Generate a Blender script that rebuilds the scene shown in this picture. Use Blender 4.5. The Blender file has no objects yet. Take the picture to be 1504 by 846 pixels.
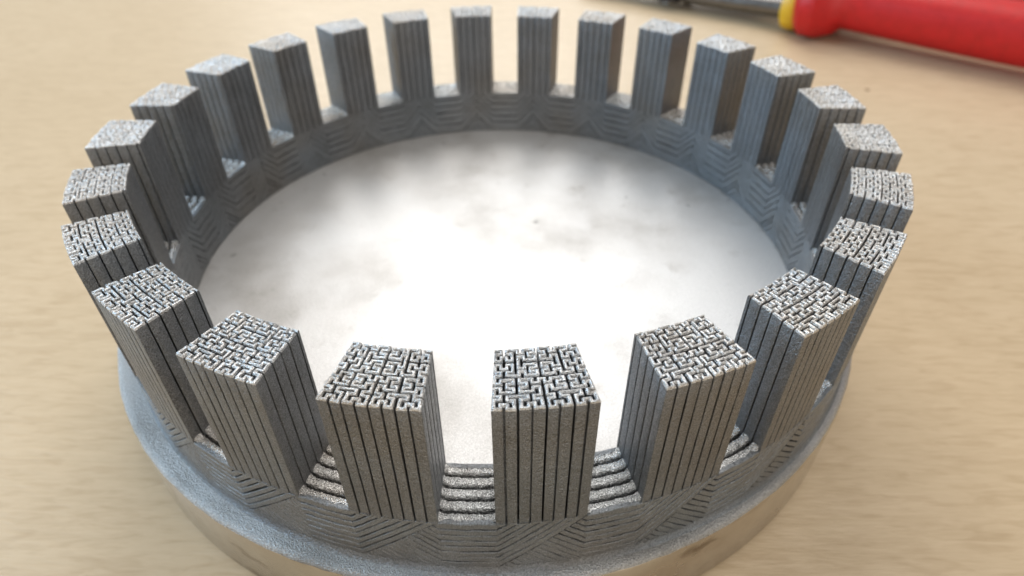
import bpy, bmesh, math, random
from mathutils import Matrix, Vector, noise

U = 0.0016                     # metres per modelling unit (tooth circle radius 50 units = 80 mm)
sc = bpy.context.scene
COL = sc.collection

# ------------------------------------------------------------------ camera
F_PX, W_PX = 930.5688, 1504.0
PITCH, YAW, ROLL = -0.6858, 0.0338, -0.0087
cam_d = bpy.data.cameras.new('camera')
cam = bpy.data.objects.new('camera', cam_d); COL.objects.link(cam)
cam_d.sensor_width = 36.0
cam_d.lens = 36.0 * F_PX / W_PX
cam_d.clip_start = 0.002; cam_d.clip_end = 20.0
cam.matrix_world = (Matrix.Translation(Vector((5.1874, -79.1656, 58.2026)) * U)
                    @ Matrix.Rotation(YAW, 4, 'Z') @ Matrix.Rotation(math.pi/2 + PITCH, 4, 'X') @ Matrix.Rotation(ROLL, 4, 'Z'))
cam_d.dof.use_dof = True
cam_d.dof.focus_distance = 0.083
cam_d.dof.aperture_fstop = 22.0
sc.camera = cam

# ------------------------------------------------------------------ room light (indoors: windows and dim room, with an added fill)
world = bpy.data.worlds.new('World'); sc.world = world; world.use_nodes = True
bg = world.node_tree.nodes['Background']
bg.inputs['Color'].default_value = (1.0, 0.96, 0.91, 1)
bg.inputs['Strength'].default_value = 0.36

def area(name, loc, target, sx, sy, power, color):
    d = bpy.data.lights.new(name, 'AREA'); d.shape = 'RECTANGLE'; d.size = sx; d.size_y = sy
    d.energy = power; d.color = color
    o = bpy.data.objects.new(name, d); COL.objects.link(o)
    o.location = loc
    o.rotation_euler = (Vector(target) - Vector(loc)).to_track_quat('-Z', 'Y').to_euler()
    return o
area('window_light', (-0.16, 1.40, 1.12), (0, 0.02, 0), 1.15, 1.25, 27, (1.0, 0.985, 0.96))
area('added_front_fill', (0.3, -1.6, 0.75), (0, 0, 0), 1.6, 1.0, 12, (1.0, 0.96, 0.90))  # added fill behind the camera, lifts the inner faces of the rear teeth
area('ceiling_light', (0.50, 0.15, 1.7), (0.1, 0.1, 0), 1.7, 1.5, 12, (1.0, 0.975, 0.94))
area('side_window_light', (-1.5, 0.15, 0.75), (0, 0, 0), 0.9, 0.8, 22, (0.52, 0.76, 1.0))

sc.view_settings.view_transform = 'Standard'
sc.view_settings.look = 'None'
sc.view_settings.gamma = 1.0
sc.view_settings.exposure = 0.0
sc.view_settings.use_curve_mapping = False

# ------------------------------------------------------------------ helpers
def mesh(name, verts, faces, mat, smooth=False):
    me = bpy.data.meshes.new(name)
    me.from_pydata(verts, [], faces)
    me.materials.append(mat)
    if smooth:
        me.polygons.foreach_set('use_smooth', [True] * len(me.polygons))
    me.update()
    return me

def link(name, data, parent=None, rotz=None):
    o = bpy.data.objects.new(name, data); COL.objects.link(o)
    if parent: o.parent = parent
    if rotz is not None: o.rotation_euler = (0, 0, rotz)
    return o

def fix(me, smooth_angle=None):
    bm = bmesh.new(); bm.from_mesh(me)
    bmesh.ops.recalc_face_normals(bm, faces=bm.faces)
    bm.to_mesh(me); bm.free()
    if smooth_angle is not None:
        me.polygons.foreach_set('use_smooth', [True] * len(me.polygons))
        me.set_sharp_from_angle(angle=math.radians(smooth_angle))
    return me

class NT:
    def __init__(s, name):
        s.m = bpy.data.materials.new(name); s.m.use_nodes = True
        s.t = s.m.node_tree; s.n = s.t.nodes; s.b = s.n['Principled BSDF']
        s.pos = s.n.new('ShaderNodeNewGeometry').outputs['Position']
    def set(s, **k):
        for a, v in k.items():
            i = s.b.inputs[a.replace('_', ' ')]
            if hasattr(v, 'links'): s.t.links.new(v, i)
            else: i.default_value = v
    def noise(s, scale, detail=2, rough=0.5, vec=None, dist=0.0):
        n = s.n.new('ShaderNodeTexNoise'); n.inputs['Scale'].default_value = scale
        n.inputs['Detail'].default_value = detail; n.inputs['Roughness'].default_value = rough
        n.inputs['Distortion'].default_value = dist
        s.t.links.new(vec or s.pos, n.inputs['Vector']); return n.outputs['Fac']
    def ramp(s, fac, stops):
        r = s.n.new('ShaderNodeValToRGB'); s.t.links.new(fac, r.inputs['Fac'])
        e = r.color_ramp.elements
        while len(e) < len(stops): e.new(0.5)
        for el, (p, c) in zip(e, stops):
            el.position = p; el.color = c if len(c) == 4 else (*c, 1)
        return r.outputs['Color']
    def rng(s, fac, a, b, c, d):
        m = s.n.new('ShaderNodeMapRange'); s.t.links.new(fac, m.inputs['Value'])
        for i, v in zip(('From Min', 'From Max', 'To Min', 'To Max'), (a, b, c, d)): m.inputs[i].default_value = v
        return m.outputs['Result']
    def mix(s, a, b, fac, mode='MULTIPLY'):
        m = s.n.new('ShaderNodeMix'); m.data_type = 'RGBA'; m.blend_type = mode
        if hasattr(fac, 'links'): s.t.links.new(fac, m.inputs[0])
        else: m.inputs[0].default_value = fac
        for v, i in ((a, 6), (b, 7)):
            if hasattr(v, 'links'): s.t.links.new(v, m.inputs[i])
            else: m.inputs[i].default_value = (*v, 1)
        return m.outputs[2]
    def math(s, op, a, b):
        m = s.n.new('ShaderNodeMath'); m.operation = op
        for v, i in ((a, 0), (b, 1)):
            if hasattr(v, 'links'): s.t.links.new(v, m.inputs[i])
            else: m.inputs[i].default_value = v
        return m.outputs[0]
    def scaled(s, v):
        m = s.n.new('ShaderNodeMapping'); m.inputs['Scale'].default_value = v
        s.t.links.new(s.pos, m.inputs['Vector']); return m.outputs['Vector']
    def bump(s, h, dist, strength=1.0, normal=None):
        b = s.n.new('ShaderNodeBump'); b.inputs['Distance'].default_value = dist
        b.inputs['Strength'].default_value = strength
        s.t.links.new(h, b.inputs['Height'])
        if normal: s.t.links.new(normal, b.inputs['Normal'])
        s.t.links.new(b.outputs['Normal'], s.b.inputs['Normal']); return b.outputs['Normal']

# ------------------------------------------------------------------ materials
def sintered(name, col, rough, bump, speck):
    k = NT(name)
    fine = k.noise(5200, 2, 0.6)
    mid = k.noise(1300, 3, 0.6)
    big = k.noise(90, 3, 0.55)
    c = k.ramp(fine, [(0.30, tuple(v*0.62 for v in col)), (0.5, col), (0.72, tuple(min(1, v*speck) for v in col))])
    c = k.mix(c, k.ramp(big, [(0.35, (0.84, 0.82, 0.80)), (0.65, (1, 1, 1))]), 1.0)
    tint = k.noise(38, 3, 0.5)
    c = k.mix(c, k.ramp(tint, [(0.34, (1.0, 0.95, 0.885)), (0.5, (1, 1, 1)), (0.68, (0.92, 0.965, 1.0))]), 1.0)
    h = k.math('ADD', fine, k.math('MULTIPLY', mid, 1.6))
    k.set(Base_Color=c, Metallic=1.0, Roughness=k.rng(mid, 0.3, 0.7, rough-0.08, rough+0.1))
    k.bump(h, bump)
    return k.m

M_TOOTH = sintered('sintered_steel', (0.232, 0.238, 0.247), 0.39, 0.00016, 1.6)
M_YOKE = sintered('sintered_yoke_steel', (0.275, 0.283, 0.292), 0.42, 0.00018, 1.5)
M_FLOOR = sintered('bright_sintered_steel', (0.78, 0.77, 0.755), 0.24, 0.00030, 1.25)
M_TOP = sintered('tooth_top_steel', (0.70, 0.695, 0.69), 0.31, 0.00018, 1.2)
M_CORE = sintered('shaded_groove_steel', (0.17, 0.168, 0.165), 0.7, 0.0002, 1.3)  # same metal, with the groove shade put into a darker base colour

def plate_mat(name, base, metal, r0, r1, bump):
    k = NT(name)
    fine = k.noise(4200, 2, 0.6)
    cloud = k.noise(26, 6, 0.55)
    cloud2 = k.noise(110, 4, 0.6)
    c = k.ramp(fine, [(0.3, tuple(v*0.72 for v in base)), (0.52, base), (0.70, tuple(min(1, v*1.45) for v in base))])
    c = k.mix(c, k.ramp(cloud, [(0.34, (0.66, 0.64, 0.615)), (0.47, (0.90, 0.89, 0.88)), (0.58, (1, 1, 1))]), 1.0)
    c = k.mix(c, k.ramp(cloud2, [(0.28, (0.74, 0.72, 0.70)), (0.40, (1, 1, 1))]), 0.8)
    spots = k.noise(240, 1, 0.4)
    c = k.mix(c, k.ramp(spots, [(0.20, (0.30, 0.29, 0.29)), (0.25, (1, 1, 1))]), 0.8)
    scr = k.noise(1, 2, 0.5, vec=k.scaled((900, 36, 36)))
    scr2 = k.noise(1, 2, 0.5, vec=k.scaled((50, 1100, 50)))
    c = k.mix(c, k.ramp(k.math('MINIMUM', scr, scr2), [(0.20, (0.80, 0.80, 0.80)), (0.27, (1, 1, 1))]), 0.8)
    k.set(Base_Color=c, Metallic=metal, Roughness=k.rng(cloud, 0.3, 0.7, r0, r1))
    k.bump(k.math('ADD', fine, k.math('MULTIPLY', k.noise(1500, 2, 0.5), 0.5)), bump)
    return k.m
M_PLATE = plate_mat('ground_plate_steel', (0.64, 0.632, 0.624), 0.45, 0.48, 0.37, 0.00008)
M_RIM = plate_mat('blasted_rim_steel', (0.47, 0.465, 0.455), 1.0, 0.46, 0.38, 0.00030)

def side_mat():
    k = NT('turned_plate_edge')
    lathe = k.noise(1, 3, 0.6, vec=k.scaled((40, 40, 5200)))
    blotch = k.noise(60, 4, 0.6)
    c = k.ramp(blotch, [(0.25, (0.46, 0.40, 0.33)), (0.5, (0.62, 0.58, 0.52)), (0.8, (0.70, 0.68, 0.64))])
    grime = k.noise(1, 4, 0.6, vec=k.scaled((70, 70, 160)))
    c = k.mix(c, k.ramp(grime, [(0.30, (0.32, 0.24, 0.16)), (0.42, (1, 1, 1))]), 0.9)
    k.set(Base_Color=c, Metallic=1.0, Roughness=k.rng(blotch, 0.3, 0.7, 0.30, 0.16))
    k.bump(lathe, 0.00005)
    return k.m
M_SIDE = side_mat()

def wood_mat():
    k = NT('pale_birch_table')
    v = k.scaled((50, 240, 50))
    warp = k.noise(1, 4, 0.6, vec=v, dist=1.2)
    fibre = k.noise(1, 3, 0.65, vec=k.scaled((160, 1300, 160)))
    broad = k.noise(9, 3, 0.5)
    c = k.ramp(warp, [(0.25, (0.53, 0.41, 0.265)), (0.5, (0.555, 0.433, 0.285)), (0.75, (0.58, 0.455, 0.305))])
    c = k.mix(c, k.ramp(fibre, [(0.3, (0.90, 0.88, 0.85)), (0.6, (1, 1, 1))]), 0.8)
    c = k.mix(c, k.ramp(broad, [(0.3, (0.94, 0.93, 0.91)), (0.7, (1, 1, 1))]), 1.0)
    mp = k.n.new('ShaderNodeMapping'); mp.inputs['Scale'].default_value = (110, 520, 110); mp.inputs['Rotation'].default_value = (0, 0, 0.16)
    k.t.links.new(k.pos, mp.inputs['Vector'])
    pores = k.noise(1, 2, 0.55, vec=mp.outputs['Vector'], dist=0.8)
    c = k.mix(c, k.ramp(pores, [(0.32, (0.86, 0.83, 0.79)), (0.52, (1, 1, 1))]), 0.75)
    spots = k.noise(120, 0, 0.3)
    c = k.mix(c, k.ramp(spots, [(0.075, (0.25, 0.17, 0.1)), (0.09, (1, 1, 1))]), 1.0)
    k.set(Base_Color=c, Roughness=k.rng(warp, 0.3, 0.7, 0.42, 0.34))
    k.b.inputs['Specular IOR Level'].default_value = 0.5
    k.bump(k.math('ADD', fibre, k.math('MULTIPLY', warp, 0.6)), 0.00012)
    return k.m
M_WOOD = wood_mat()

def plain(name, col, rough, metal=0.0, bump=0.0):
    k = NT(name)
    n = k.noise(300, 3, 0.6)
    k.set(Base_Color=k.mix(col, k.ramp(n, [(0.3, (0.82, 0.82, 0.82)), (0.7, (1, 1, 1))]), 1.0),
          Roughness=k.rng(n, 0.3, 0.7, rough-0.05, rough+0.07), Metallic=metal)
    if bump: k.bump(n, bump)
    return k.m
M_RED = plain('red_grip', (0.52, 0.006, 0.006), 0.5, 0, 0.00005)
M_YELLOW = plain('yellow_sleeve', (0.75, 0.46, 0.02), 0.4)
M_BLACK = plain('black_oxide_steel', (0.025, 0.025, 0.027), 0.42, 0.3)
M_STEEL = plain('polished_steel', (0.20, 0.19, 0.18), 0.34, 1.0)

# ------------------------------------------------------------------ table
RI, RO, WO, WI, ZT, ZS = 43.849, 50.0, 4.001, 3.2363, 22.9638, 7.9801
PH = -1.6991
RF, FX, FY, TH = 52.4733, -1.0772, 0.685, 9.9005
N = 24
DA = 2*math.pi/N

def table():
    bm = bmesh.new()
    z1 = -TH*U; x0, x1, y0, y1, t = -0.62, 0.62, -0.40, 0.62, 0.03
    bmesh.ops.create_cube(bm, size=1)
    for v in bm.verts:
        v.co = Vector(((x0+x1)/2 + v.co.x*(x1-x0), (y0+y1)/2 + v.co.y*(y1-y0), z1 - t/2 + v.co.z*t))
    bmesh.ops.bevel(bm, geom=bm.edges[:], offset=0.003, segments=2, affect='EDGES')
    me = bpy.data.meshes.new('table_top'); bm.to_mesh(me); bm.free(); me.materials.append(M_WOOD)
    o = link('table_top', me)
    o['kind'] = 'structure'; o['label'] = 'pale wooden table top with fine grain'
    return o
table()

# ------------------------------------------------------------------ stator
stator = bpy.data.objects.new('stator', None); COL.objects.link(stator)
stator.location = (0, 0, -TH*U)
stator['label'] = 'grey printed metal stator ring of square teeth on a round steel plate'
stator['category'] = 'stator'
Z0 = TH                         # local height of the plate's top face above the table

def cyl(r, a, z):               # local metres
    return (r*math.cos(a)*U, r*math.sin(a)*U, (z + Z0)*U)

# base plate: lathe with a rounded rim; top and edge carry different finishes
def base_plate():
    prof = [(0, -TH), (RF-0.8, -TH), (RF-0.25, -TH+0.2), (RF, -TH+0.7), (RF, -0.75), (RF-0.06, -0.42), (RF-0.22, -0.16), (RF-0.55, -0.02), (RF-1.0, 0.0), (RO-1.5, 0.0), (30, 0), (0, 0)]
    seg = 256; vs = []; fs = []
    cols = []
    rnd = random.Random(3)
    for r, z in prof:
        if r == 0:
            cols.append([len(vs)]); vs.append((FX*U, FY*U, (z+Z0)*U)); continue
        ring = []
        for i in range(seg):
            a = 2*math.pi*i/seg
            ring.append(len(vs)); rr = r
            if -0.8 < z < -0.1: rr += rnd.uniform(-.05, .05)
            vs.append(((FX + rr*math.cos(a))*U, (FY + rr*math.sin(a))*U, (z+Z0)*U))
        cols.append(ring)
    mi = []
    for k in range(len(prof)-1):
        a, b = cols[k], cols[k+1]
        for i in range(seg):
            j = (i+1) % seg
            if len(a) == 1: fs.append((a[0], b[j], b[i]))
            elif len(b) == 1: fs.append((a[i], a[j], b[0]))
            else: fs.append((a[i], a[j], b[j], b[i]))
            mi.append(0 if k >= 9 else 2 if k >= 5 else 1)
    me = mesh('base_plate', vs, fs, M_PLATE); me.materials.append(M_SIDE); me.materials.append(M_RIM)
    me.polygons.foreach_set('material_index', mi)
    fix(me, 50)
    o = link('base_plate', me, stator)
    o['label'] = 'round steel plate with blasted top and smooth turned edge'
base_plate()

# yoke core: plain ring that the grooves cut back to
def yoke():
    seg = 288; vs = []; fs = []
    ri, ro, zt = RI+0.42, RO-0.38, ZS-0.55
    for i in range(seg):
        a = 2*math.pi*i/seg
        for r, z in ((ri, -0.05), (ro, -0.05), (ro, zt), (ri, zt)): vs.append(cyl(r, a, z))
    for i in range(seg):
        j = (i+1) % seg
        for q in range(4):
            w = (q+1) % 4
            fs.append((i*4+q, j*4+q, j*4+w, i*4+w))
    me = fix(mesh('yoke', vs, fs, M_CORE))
    o = link('yoke', me, stator)
    o['label'] = 'low grooved ring joining all the teeth'
    return o
YOKE = yoke()
def foot():
    seg = 288; vs = []; fs = []; rnd = random.Random(9)
    prof = ((RO-0.6, -0.05), (RO+0.42, -0.03), (RO+0.16, 0.16), (RO+0.06, 0.55), (RO-0.02, 0.72), (RO-0.6, 0.72))
    for i in range(seg):
        a = 2*math.pi*i/seg
        for r, z in prof: vs.append(cyl(r + rnd.uniform(-.02, .02), a, z))
    n = len(prof)
    for i in range(seg):
        j = (i+1) % seg
        for q in range(n): fs.append((i*n+q, j*n+q, j*n+(q+1) % n, i*n+(q+1) % n))
    link('foot_fillet', fix(mesh('foot_fillet', vs, fs, M_YOKE), 50), YOKE)
foot()

GAP = 0.34
def strip_mesh(name, A, B, r_out, r_in, mat, seed):
    """A, B: matching polylines of (arc length at r_out, z); ribbon wrapped on the cylinder between r_in and r_out."""
    rnd = random.Random(seed)
    bev = 0.07 if r_out > r_in else 0.05
    def dens(P):
        out = []
        for (s0, z0), (s1, z1) in zip(P, P[1:]):
            n = 6
            for i in range(n): out.append((s0 + (s1-s0)*i/n, z0 + (z1-z0)*i/n))
        out.append(P[-1]); return out
    A, B = dens(A), dens(B)
    R = max(r_out, r_in) if r_out > r_in else r_out
    vs = []; fs = []
    sg = 1 if r_out > r_in else -1
    for (sa, za), (sb, zb) in zip(A, B):
        ja, jb = rnd.uniform(-.05, .05), rnd.uniform(-.05, .05)
        pr = rnd.uniform(-.03, .03)
        za += ja; zb += jb
        dz = (zb - za); ds = (sb - sa); L = math.hypot(ds, dz) or 1
        e = bev / L
        for t, r in ((0, r_in), (0, r_out - sg*bev), (e, r_out + pr), (1-e, r_out + pr), (1, r_out - sg*bev), (1, r_in)):
            s = sa + ds*t; z = za + dz*t
            vs.append(cyl(r, s/R, max(z, 0.02)))
    n = len(A)
    for i in range(n-1):
        for q in range(5):
            fs.append((i*6+q, i*6+q+1, (i+1)*6+q+1, (i+1)*6+q))
    fs.append(tuple(range(6))); fs.append(tuple((n-1)*6+q for q in range(6)))
    return fix(mesh(name, vs, fs, mat))

PITCH_O = DA*RO; HO = PITCH_O/2 - WO            # half slot on the outer face
PITCH_I = DA*RI; HI = PITCH_I/2 - WI
C_O = 0.93
def outer_strips(var):
    out = []
    rnd = random.Random(100 + var)
    wd = 2*WO/8
    cuts = [k*wd for k in range(9)]
    for k in range(8):
        g0 = GAP*rnd.choice((0.35, 0.5, 0.55, 0.8)); g1 = GAP*rnd.choice((0.35, 0.5, 0.55, 0.8))
        d0 = cuts[k] + (g0/2 if k else 0); d1 = cuts[k+1] - g1/2
        def line(d):
            zz = ZS - C_O*d
            return [(HO+d, ZS+0.02), (HO, zz), (-HO, zz), (-HO-d/2-0.04, zz + C_O*d/2)]
        A, B = line(d1), line(d0)
        out.append(strip_mesh('outer_lamination', A, B, RO+0.02, RO-0.42, M_YOKE, var*50+k))
    for k in range(8, 16):                # short diagonals that run out at the foot, under the left-hand tooth
        d0 = k*wd + 0.04; d1 = (k+1)*wd - 0.05
        def diag(d):
            t0 = max(d - ZS/C_O, 0.0); t1 = d/2 - 0.02
            return [(-HO-t0, ZS - C_O*d + C_O*t0), (-HO-t1, ZS - C_O*d + C_O*t1)]
        out.append(strip_mesh('outer_lamination', diag(d1), diag(d0), RO+0.02, RO-0.42, M_YOKE, var*50+k))
    return out
C_I = 1.08
def inner_strips(var):
    out = []
    rnd = random.Random(200 + var)
    wd = 2*WI/8
    cuts = [0.0] + [2*WI*c/16 for c in (2, 5, 8, 11, 14, 17, 20, 23, 26)]
    full = ZS/C_I - 0.12                      # deepest line that still runs under the slot
    cuts = sorted([c for c in cuts if abs(c-full) > 0.4] + [full])
    for k in range(len(cuts)-1):
        g0 = GAP*rnd.uniform(0.2, 0.6); g1 = GAP*rnd.uniform(0.2, 0.6)
        d0 = cuts[k] + (g0/2 if k else 0); d1 = cuts[k+1] - g1/2
        if d0 < full - 0.01:
            def line(d):
                zz = ZS - C_I*d
                if d <= WI: return [(HI+d, ZS+0.02), (HI, zz), (-HI, zz), (-HI-d, ZS+0.02)]
                zc = ZS - C_I*(d-WI)
                return [(HI+WI-0.03, zc), (HI, zz), (-HI, zz), (-HI-WI+0.03, zc)]
            out.append(strip_mesh('inner_lamination', line(d1), line(d0), RI-0.02, RI+0.46, M_YOKE, 999+var*50+k))
        else:                                 # chevron at the foot, centred below the tooth
            def chev(d):
                zc = max(ZS - C_I*(d-WI), 0.05); w = zc/C_I
                return [(HI+WI-w, 0.0), (HI+WI, zc), (HI+WI+w, 0.0)]
            if ZS - C_I*(d1-WI) > 0.04:
                out.append(strip_mesh('inner_lamination', chev(d1), chev(d0), RI-0.02, RI+0.46, M_YOKE, 1999+var*50+k))
    return out

def floor_ribs(var):
    """radial bands of the slot floor; each runs along the slot and sweeps up a little into the tooth sides"""
    out = []
    rnd = random.Random(300 + var)
    nb = 5
    r0, r1 = RI+0.02, RO-0.02
    for b in range(nb):
        ra = r0 + (r1-r0)*b/nb + 0.17; rb = r0 + (r1-r0)*(b+1)/nb - 0.17
        vs = []; fs = []
        prof = [(0, -0.6), (0.0, -0.12), (0.12, 0.02), (0.45, 0.10), (0.85, 0.04), (1.0, -0.14), (1.0, -0.6)]
        S = 40
        for i in range(S+1):
            t = -1 + 2*i/S
            lift = 0.55*max(0, (abs(t)-0.72)/0.28)**1.6
            for f, dz in prof:
                r = ra + (rb-ra)*f
                h = (HI + (HO-HI)*(r-RI)/(RO-RI)) + 0.10
                jz = rnd.uniform(-.06, .06) if dz > -0.5 else 0
                jr = rnd.uniform(-.05, .05) if dz > -0.5 else 0
                vs.append(cyl(r+jr, t*h/r, ZS - 0.08 + dz + jz + (lift if dz > -0.5 else 0)))
        P = len(prof)
        for i in range(S):
            for q in range(P-1): fs.append((i*P+q, i*P+q+1, (i+1)*P+q+1, (i+1)*P+q))
        fs.append(tuple(range(P))); fs.append(tuple(S*P+q for q in range(P)))
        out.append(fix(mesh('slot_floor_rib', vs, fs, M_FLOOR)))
    return out

VAR = 3
OS = [outer_strips(v) for v in range(VAR)]
IS = [inner_strips(v) for v in range(VAR)]
FR = [floor_ribs(v) for v in range(VAR)]
def joined(name, items):
    bm = bmesh.new()
    for me, rz in items:
        b2 = bmesh.new(); b2.from_mesh(me); b2.transform(Matrix.Rotation(rz, 4, 'Z'))
        tmp = bpy.data.meshes.new('tmp'); b2.to_mesh(tmp); b2.free()
        bm.from_mesh(tmp); bpy.data.meshes.remove(tmp)
    me = bpy.data.meshes.new(name); bm.to_mesh(me); bm.free()
    me.materials.append(M_YOKE)
    o = link(name, me, YOKE); o['kind'] = 'stuff'; return o
rest_o, rest_i = [], []
for k in range(N):                       # slot k lies between tooth k and tooth k+1 (tooth 0 = the one left of the front slot)
    a = PH + (k+0.5)*DA
    v = (k*7 + 1) % VAR
    front = math.sin(a) < 0.15
    for me in OS[v]:
        if front: link('outer_lamination', me, YOKE, a)
        else: rest_o.append((me, a))
    for me in IS[v]:
        if math.sin(a) > -0.45: link('inner_lamination', me, YOKE, a)
        else: rest_i.append((me, a))
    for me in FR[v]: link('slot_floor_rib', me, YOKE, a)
joined('outer_lamination_rest', rest_o).name = 'back_laminations'
joined('inner_lamination_rest', rest_i).name = 'front_inner_laminations'

# teeth: one continuous wall folded along a space-filling curve, extruded upwards
def hilbert(n):
    pts = []
    def d2xy(d):
        x = y = 0; t = d; s = 1
        while s < n:
            rx = 1 & (t//2); ry = 1 & (t ^ rx)
            if ry == 0:
                if rx == 1: x, y = s-1-x, s-1-y
                x, y = y, x
            x += s*rx; y += s*ry; t //= 4; s *= 2
        return x, y
    return [d2xy(i) for i in range(n*n)]

def tooth_mesh(var, flip):
    rnd = random.Random(500 + var)
    nodes = hilbert(16)
    # orient the curve so that its regular comb edge faces outwards
    nodes = [((15-x) if flip else x, y) for x, y in nodes]
    hw = 0.345
    P = []                                # (centre, left point, right point) for every section along the folded wall
    def sec(c, l, r): P.append((c, l, r))
    ch = 0.11
    for i, (x, y) in enumerate(nodes):
        if i == 0 or i == len(nodes)-1:
            j = 1 if i == 0 else i
            t = (nodes[j][0]-nodes[j-1][0], nodes[j][1]-nodes[j-1][1])
            e = -hw if i == 0 else hw
            c = (x+t[0]*e, y+t[1]*e)
            sec(c, (c[0]-t[1]*hw, c[1]+t[0]*hw), (c[0]+t[1]*hw, c[1]-t[0]*hw)); continue
        a = (x-nodes[i-1][0], y-nodes[i-1][1]); b = (nodes[i+1][0]-x, nodes[i+1][1]-y)
        if a == b:
            sec((x, y), (x-a[1]*hw, y+a[0]*hw), (x+a[1]*hw, y-a[0]*hw)); continue
        turn = a[0]*b[1] - a[1]*b[0]      # +1 left, -1 right
        inn = (x + hw*(b[0]-a[0]), y + hw*(b[1]-a[1]))
        Q = (x + hw*(a[0]-b[0]), y + hw*(a[1]-b[1]))
        for k2, (oa, ob) in enumerate(((ch, 0.0), (ch*0.3, ch*0.3), (0.0, ch))):
            o = (Q[0]-a[0]*oa+b[0]*ob, Q[1]-a[1]*oa+b[1]*ob)
            ii = (inn[0]+0.015*(k2-1)*(a[0]+b[0]), inn[1]+0.015*(k2-1)*(a[1]+b[1]))
            if turn > 0: sec((x, y), ii, o)
            else: sec((x, y), o, ii)
    colx = [0.0] + [rnd.uniform(-.10, .10) for _ in range(14)] + [0.0]
    rowy = [0.0] + [rnd.uniform(-.10, .10) for _ in range(14)] + [0.0]
    def warp(v, tab):
        v0 = min(max(v, 0.0), 14.999); i = int(v0)
        return v + tab[i] + (tab[i+1]-tab[i])*(v0-i)
    lo, hi = -hw, 15+hw
    zb = ZS - 0.3
    vs = []; fs = []
    LEV = [0.0, 0.14, 0.30, 0.48, 0.66, 0.83]          # heights up the wall where it wanders slightly
    prof = ([(-1, -100-l) for l in LEV] + [(-1, -0.20), (-0.64, -0.03), (0, 0.03), (0.64, -0.03), (1, -0.20)]
            + [(1, -100-l) for l in reversed(LEV)])
    wav = [rnd.uniform(0, 6.28) for _ in LEV]
    K = len(prof)
    def place(gx, gy, z):
        u = (gx-lo)/(hi-lo)*2-1; v = (gy-lo)/(hi-lo)
        r = RI + (RO-RI)*v; w = WI + (WO-WI)*v
        return cyl(r, u*w/r, z)
    for n_, (p, Lp, Rp) in enumerate(P):
        edge = min(p[0], p[1], 15-p[0], 15-p[1]) < 0.3
        dw = rnd.uniform(-.05, .05) * (0.4 if edge else 1.0)
        dz = 0.05*math.sin(n_*0.13) + rnd.uniform(-.015, .015)
        for f, q in prof:
            o = f*(1 + dw)
            if q <= -100:
                l = -100 - q; z = zb + (ZT-zb)*l
                o += (0.05*math.sin(p[0]*2.1 + wav[LEV.index(min(LEV, key=lambda e: abs(e-l)))] + p[1]*1.7)*f + rnd.uniform(-.03, .03))
            else: z = ZT + q + dz + rnd.uniform(-.012, .012)
            w_ = (1-o)/2
            gx = Rp[0] + (Lp[0]-Rp[0])*(1-w_); gy = Rp[1] + (Lp[1]-Rp[1])*(1-w_)
            gx = min(max(warp(gx, colx), lo), hi); gy = min(max(warp(gy, rowy), lo), hi)
            vs.append(place(gx, gy, z))
    for i in range(len(P)-1):
        for q in range(K-1): fs.append((i*K+q, i*K+q+1, (i+1)*K+q+1, (i+1)*K+q))
    fs.append(tuple(range(K))); fs.append(tuple((len(P)-1)*K+q for q in range(K)))
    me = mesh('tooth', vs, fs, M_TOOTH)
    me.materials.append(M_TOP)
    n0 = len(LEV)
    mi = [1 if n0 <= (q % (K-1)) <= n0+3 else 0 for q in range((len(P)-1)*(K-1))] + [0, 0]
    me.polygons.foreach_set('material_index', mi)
    return fix(me, 38)
TM = [tooth_mesh(v, v % 2 == 1) for v in range(4)]
jr = random.Random(77)
for k in range(N):
    o = link('tooth', TM[(k*3 + k//5) % 4], stator, PH + k*DA + jr.uniform(-.002, .002))
    o.scale.z = 1 + jr.uniform(-.004, .004)

# ------------------------------------------------------------------ pliers at the back of the table
def sweep(name, pts, mat, parent, seg=20):
    """pts: (x, y, z, half width, half height) in units; rounded tube along a path"""
    vs = []; fs = []
    Q = [Vector(p[:3]) for p in pts]
    for i, p in enumerate(pts):
        t = (Q[min(i+1, len(Q)-1)] - Q[max(i-1, 0)]).normalized()
        s = t.cross(Vector((0, 0, 1))).normalized(); u = s.cross(t)
        for j in range(seg):
            a = 2*math.pi*j/seg
            ca, sa = math.cos(a), math.sin(a)
            ca = math.copysign(abs(ca)**0.8, ca); sa = math.copysign(abs(sa)**0.8, sa)
            v = Q[i] + s*(ca*p[3]) + u*(sa*p[4])
            vs.append(tuple(v*U))
    for i in range(len(pts)-1):
        for j in range(seg):
            k = (j+1) % seg
            fs.append((i*seg+j, i*seg+k, (i+1)*seg+k, (i+1)*seg+j))
    fs.append(tuple(range(seg))); fs.append(tuple((len(pts)-1)*seg+j for j in range(seg)))
    me = fix(mesh(name, vs, fs, mat), 45)
    return link(name, me, parent)

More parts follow.
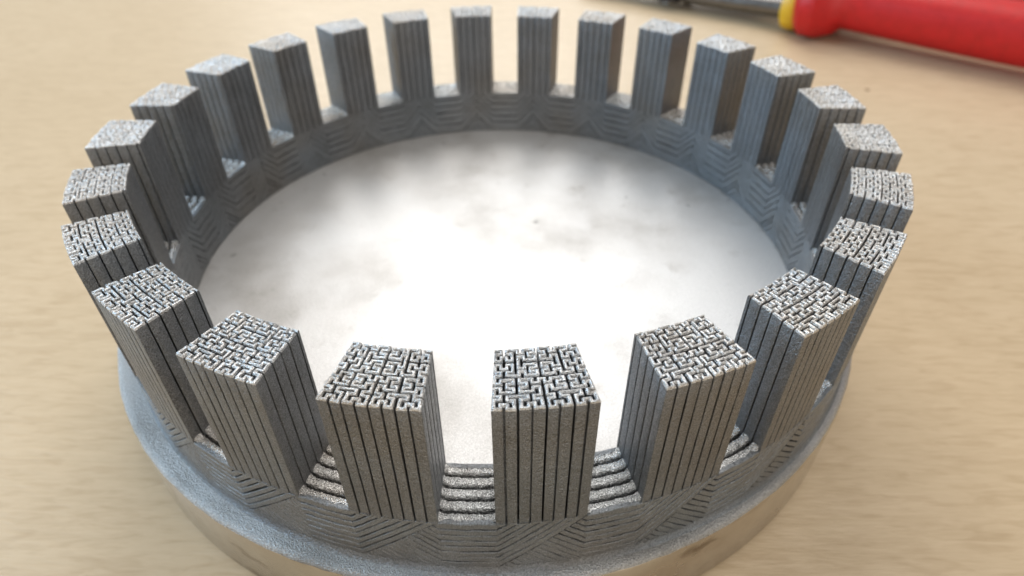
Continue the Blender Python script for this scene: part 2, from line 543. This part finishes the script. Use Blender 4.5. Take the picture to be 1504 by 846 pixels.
def pliers():
    root = bpy.data.objects.new('pliers', None); COL.objects.link(root)
    piv = Vector((58.5, 171)); root.location = (piv.x*U, piv.y*U, -TH*U)
    root['label'] = 'insulated pliers with red and yellow grips lying behind the ring'
    root['category'] = 'pliers'
    def arm(sign, ang0, ang1):
        d0 = Vector((math.cos(ang0), math.sin(ang0))); d1 = Vector((math.cos(ang1), math.sin(ang1)))
        def at(L):                    # bend gradually from d0 to d1
            a = d0*min(L, 26); r = max(0, L-26)
            return a + d1*r
        def P(L, z, w, h):
            q = at(L); return (q.x, q.y, z, w, h)
        sweep('steel_arm', [P(-2, 5.5, 5.5, 3.4), P(10, 5.5, 6, 3.4), P(22, 5.5, 5, 3.2), P(36, 6, 4, 3.0), P(52, 6.5, 3.4, 3.0)], M_STEEL, root)
        sweep('yellow_sleeve', [P(40, 7, 4.6, 4.4), P(41.5, 7, 7.6, 6.6), P(44, 7.2, 8.4, 7.0), P(47, 7.4, 7.4, 6.6), P(52, 7.5, 6, 6)], M_YELLOW, root)
        g = [P(45.5, 9, 5, 5), P(46.5, 9.4, 11.6, 8.6), P(49, 9.4, 14.2, 9.3), P(53, 9.4, 14.0, 9.3), P(56, 9.8, 10, 8.4), P(59, 10.4, 7.2, 6.8)]
        for i in range(1, 13):
            L = 59 + i*8.5
            w = 7.0 + 1.4*math.sin(i/12*math.pi); h = 6.8 + 1.0*math.sin(i/12*math.pi)
            g.append(P(L, 10.4, w, h))
        g += [P(164, 10, 6.4, 6.2), P(166, 10, 2.6, 2.6)]
        sweep('red_grip', g, M_RED, root)
        # jaw on the far side of the pivot
        j = [P(0, 5.5, 6, 3.8)]
        back = -d0
        jaw = []
        for L, w, h in ((-4, 6.5, 3.6), (8, 6.2, 3.6), (18, 5.0, 3.4), (30, 3.2, 2.6), (38, 1.6, 1.8)):
            q = back*L + Vector((-d0.y, d0.x))*sign*(-2.0)
            jaw.append((q.x, q.y, 5.5, w, h))
        sweep('jaw', jaw, M_BLACK, root)
    a = math.atan2(-36, 42)
    arm(1, a, math.atan2(-43, 54))
    arm(-1, a + 0.30, a + 0.36)
    vs = []; fs = []; seg = 28
    for z, r in ((1.5, 6.5), (8.9, 6.5), (9.5, 5.9), (9.7, 4.0)):
        for i in range(seg):
            t = 2*math.pi*i/seg; vs.append((r*math.cos(t)*U, r*math.sin(t)*U, z*U))
    for q in range(3):
        for i in range(seg):
            j = (i+1) % seg; fs.append((q*seg+i, q*seg+j, (q+1)*seg+j, (q+1)*seg+i))
    fs.append(tuple(range(seg))); fs.append(tuple(3*seg+i for i in range(seg)))
    link('pivot', fix(mesh('pivot', vs, fs, M_STEEL), 40), root)
pliers()
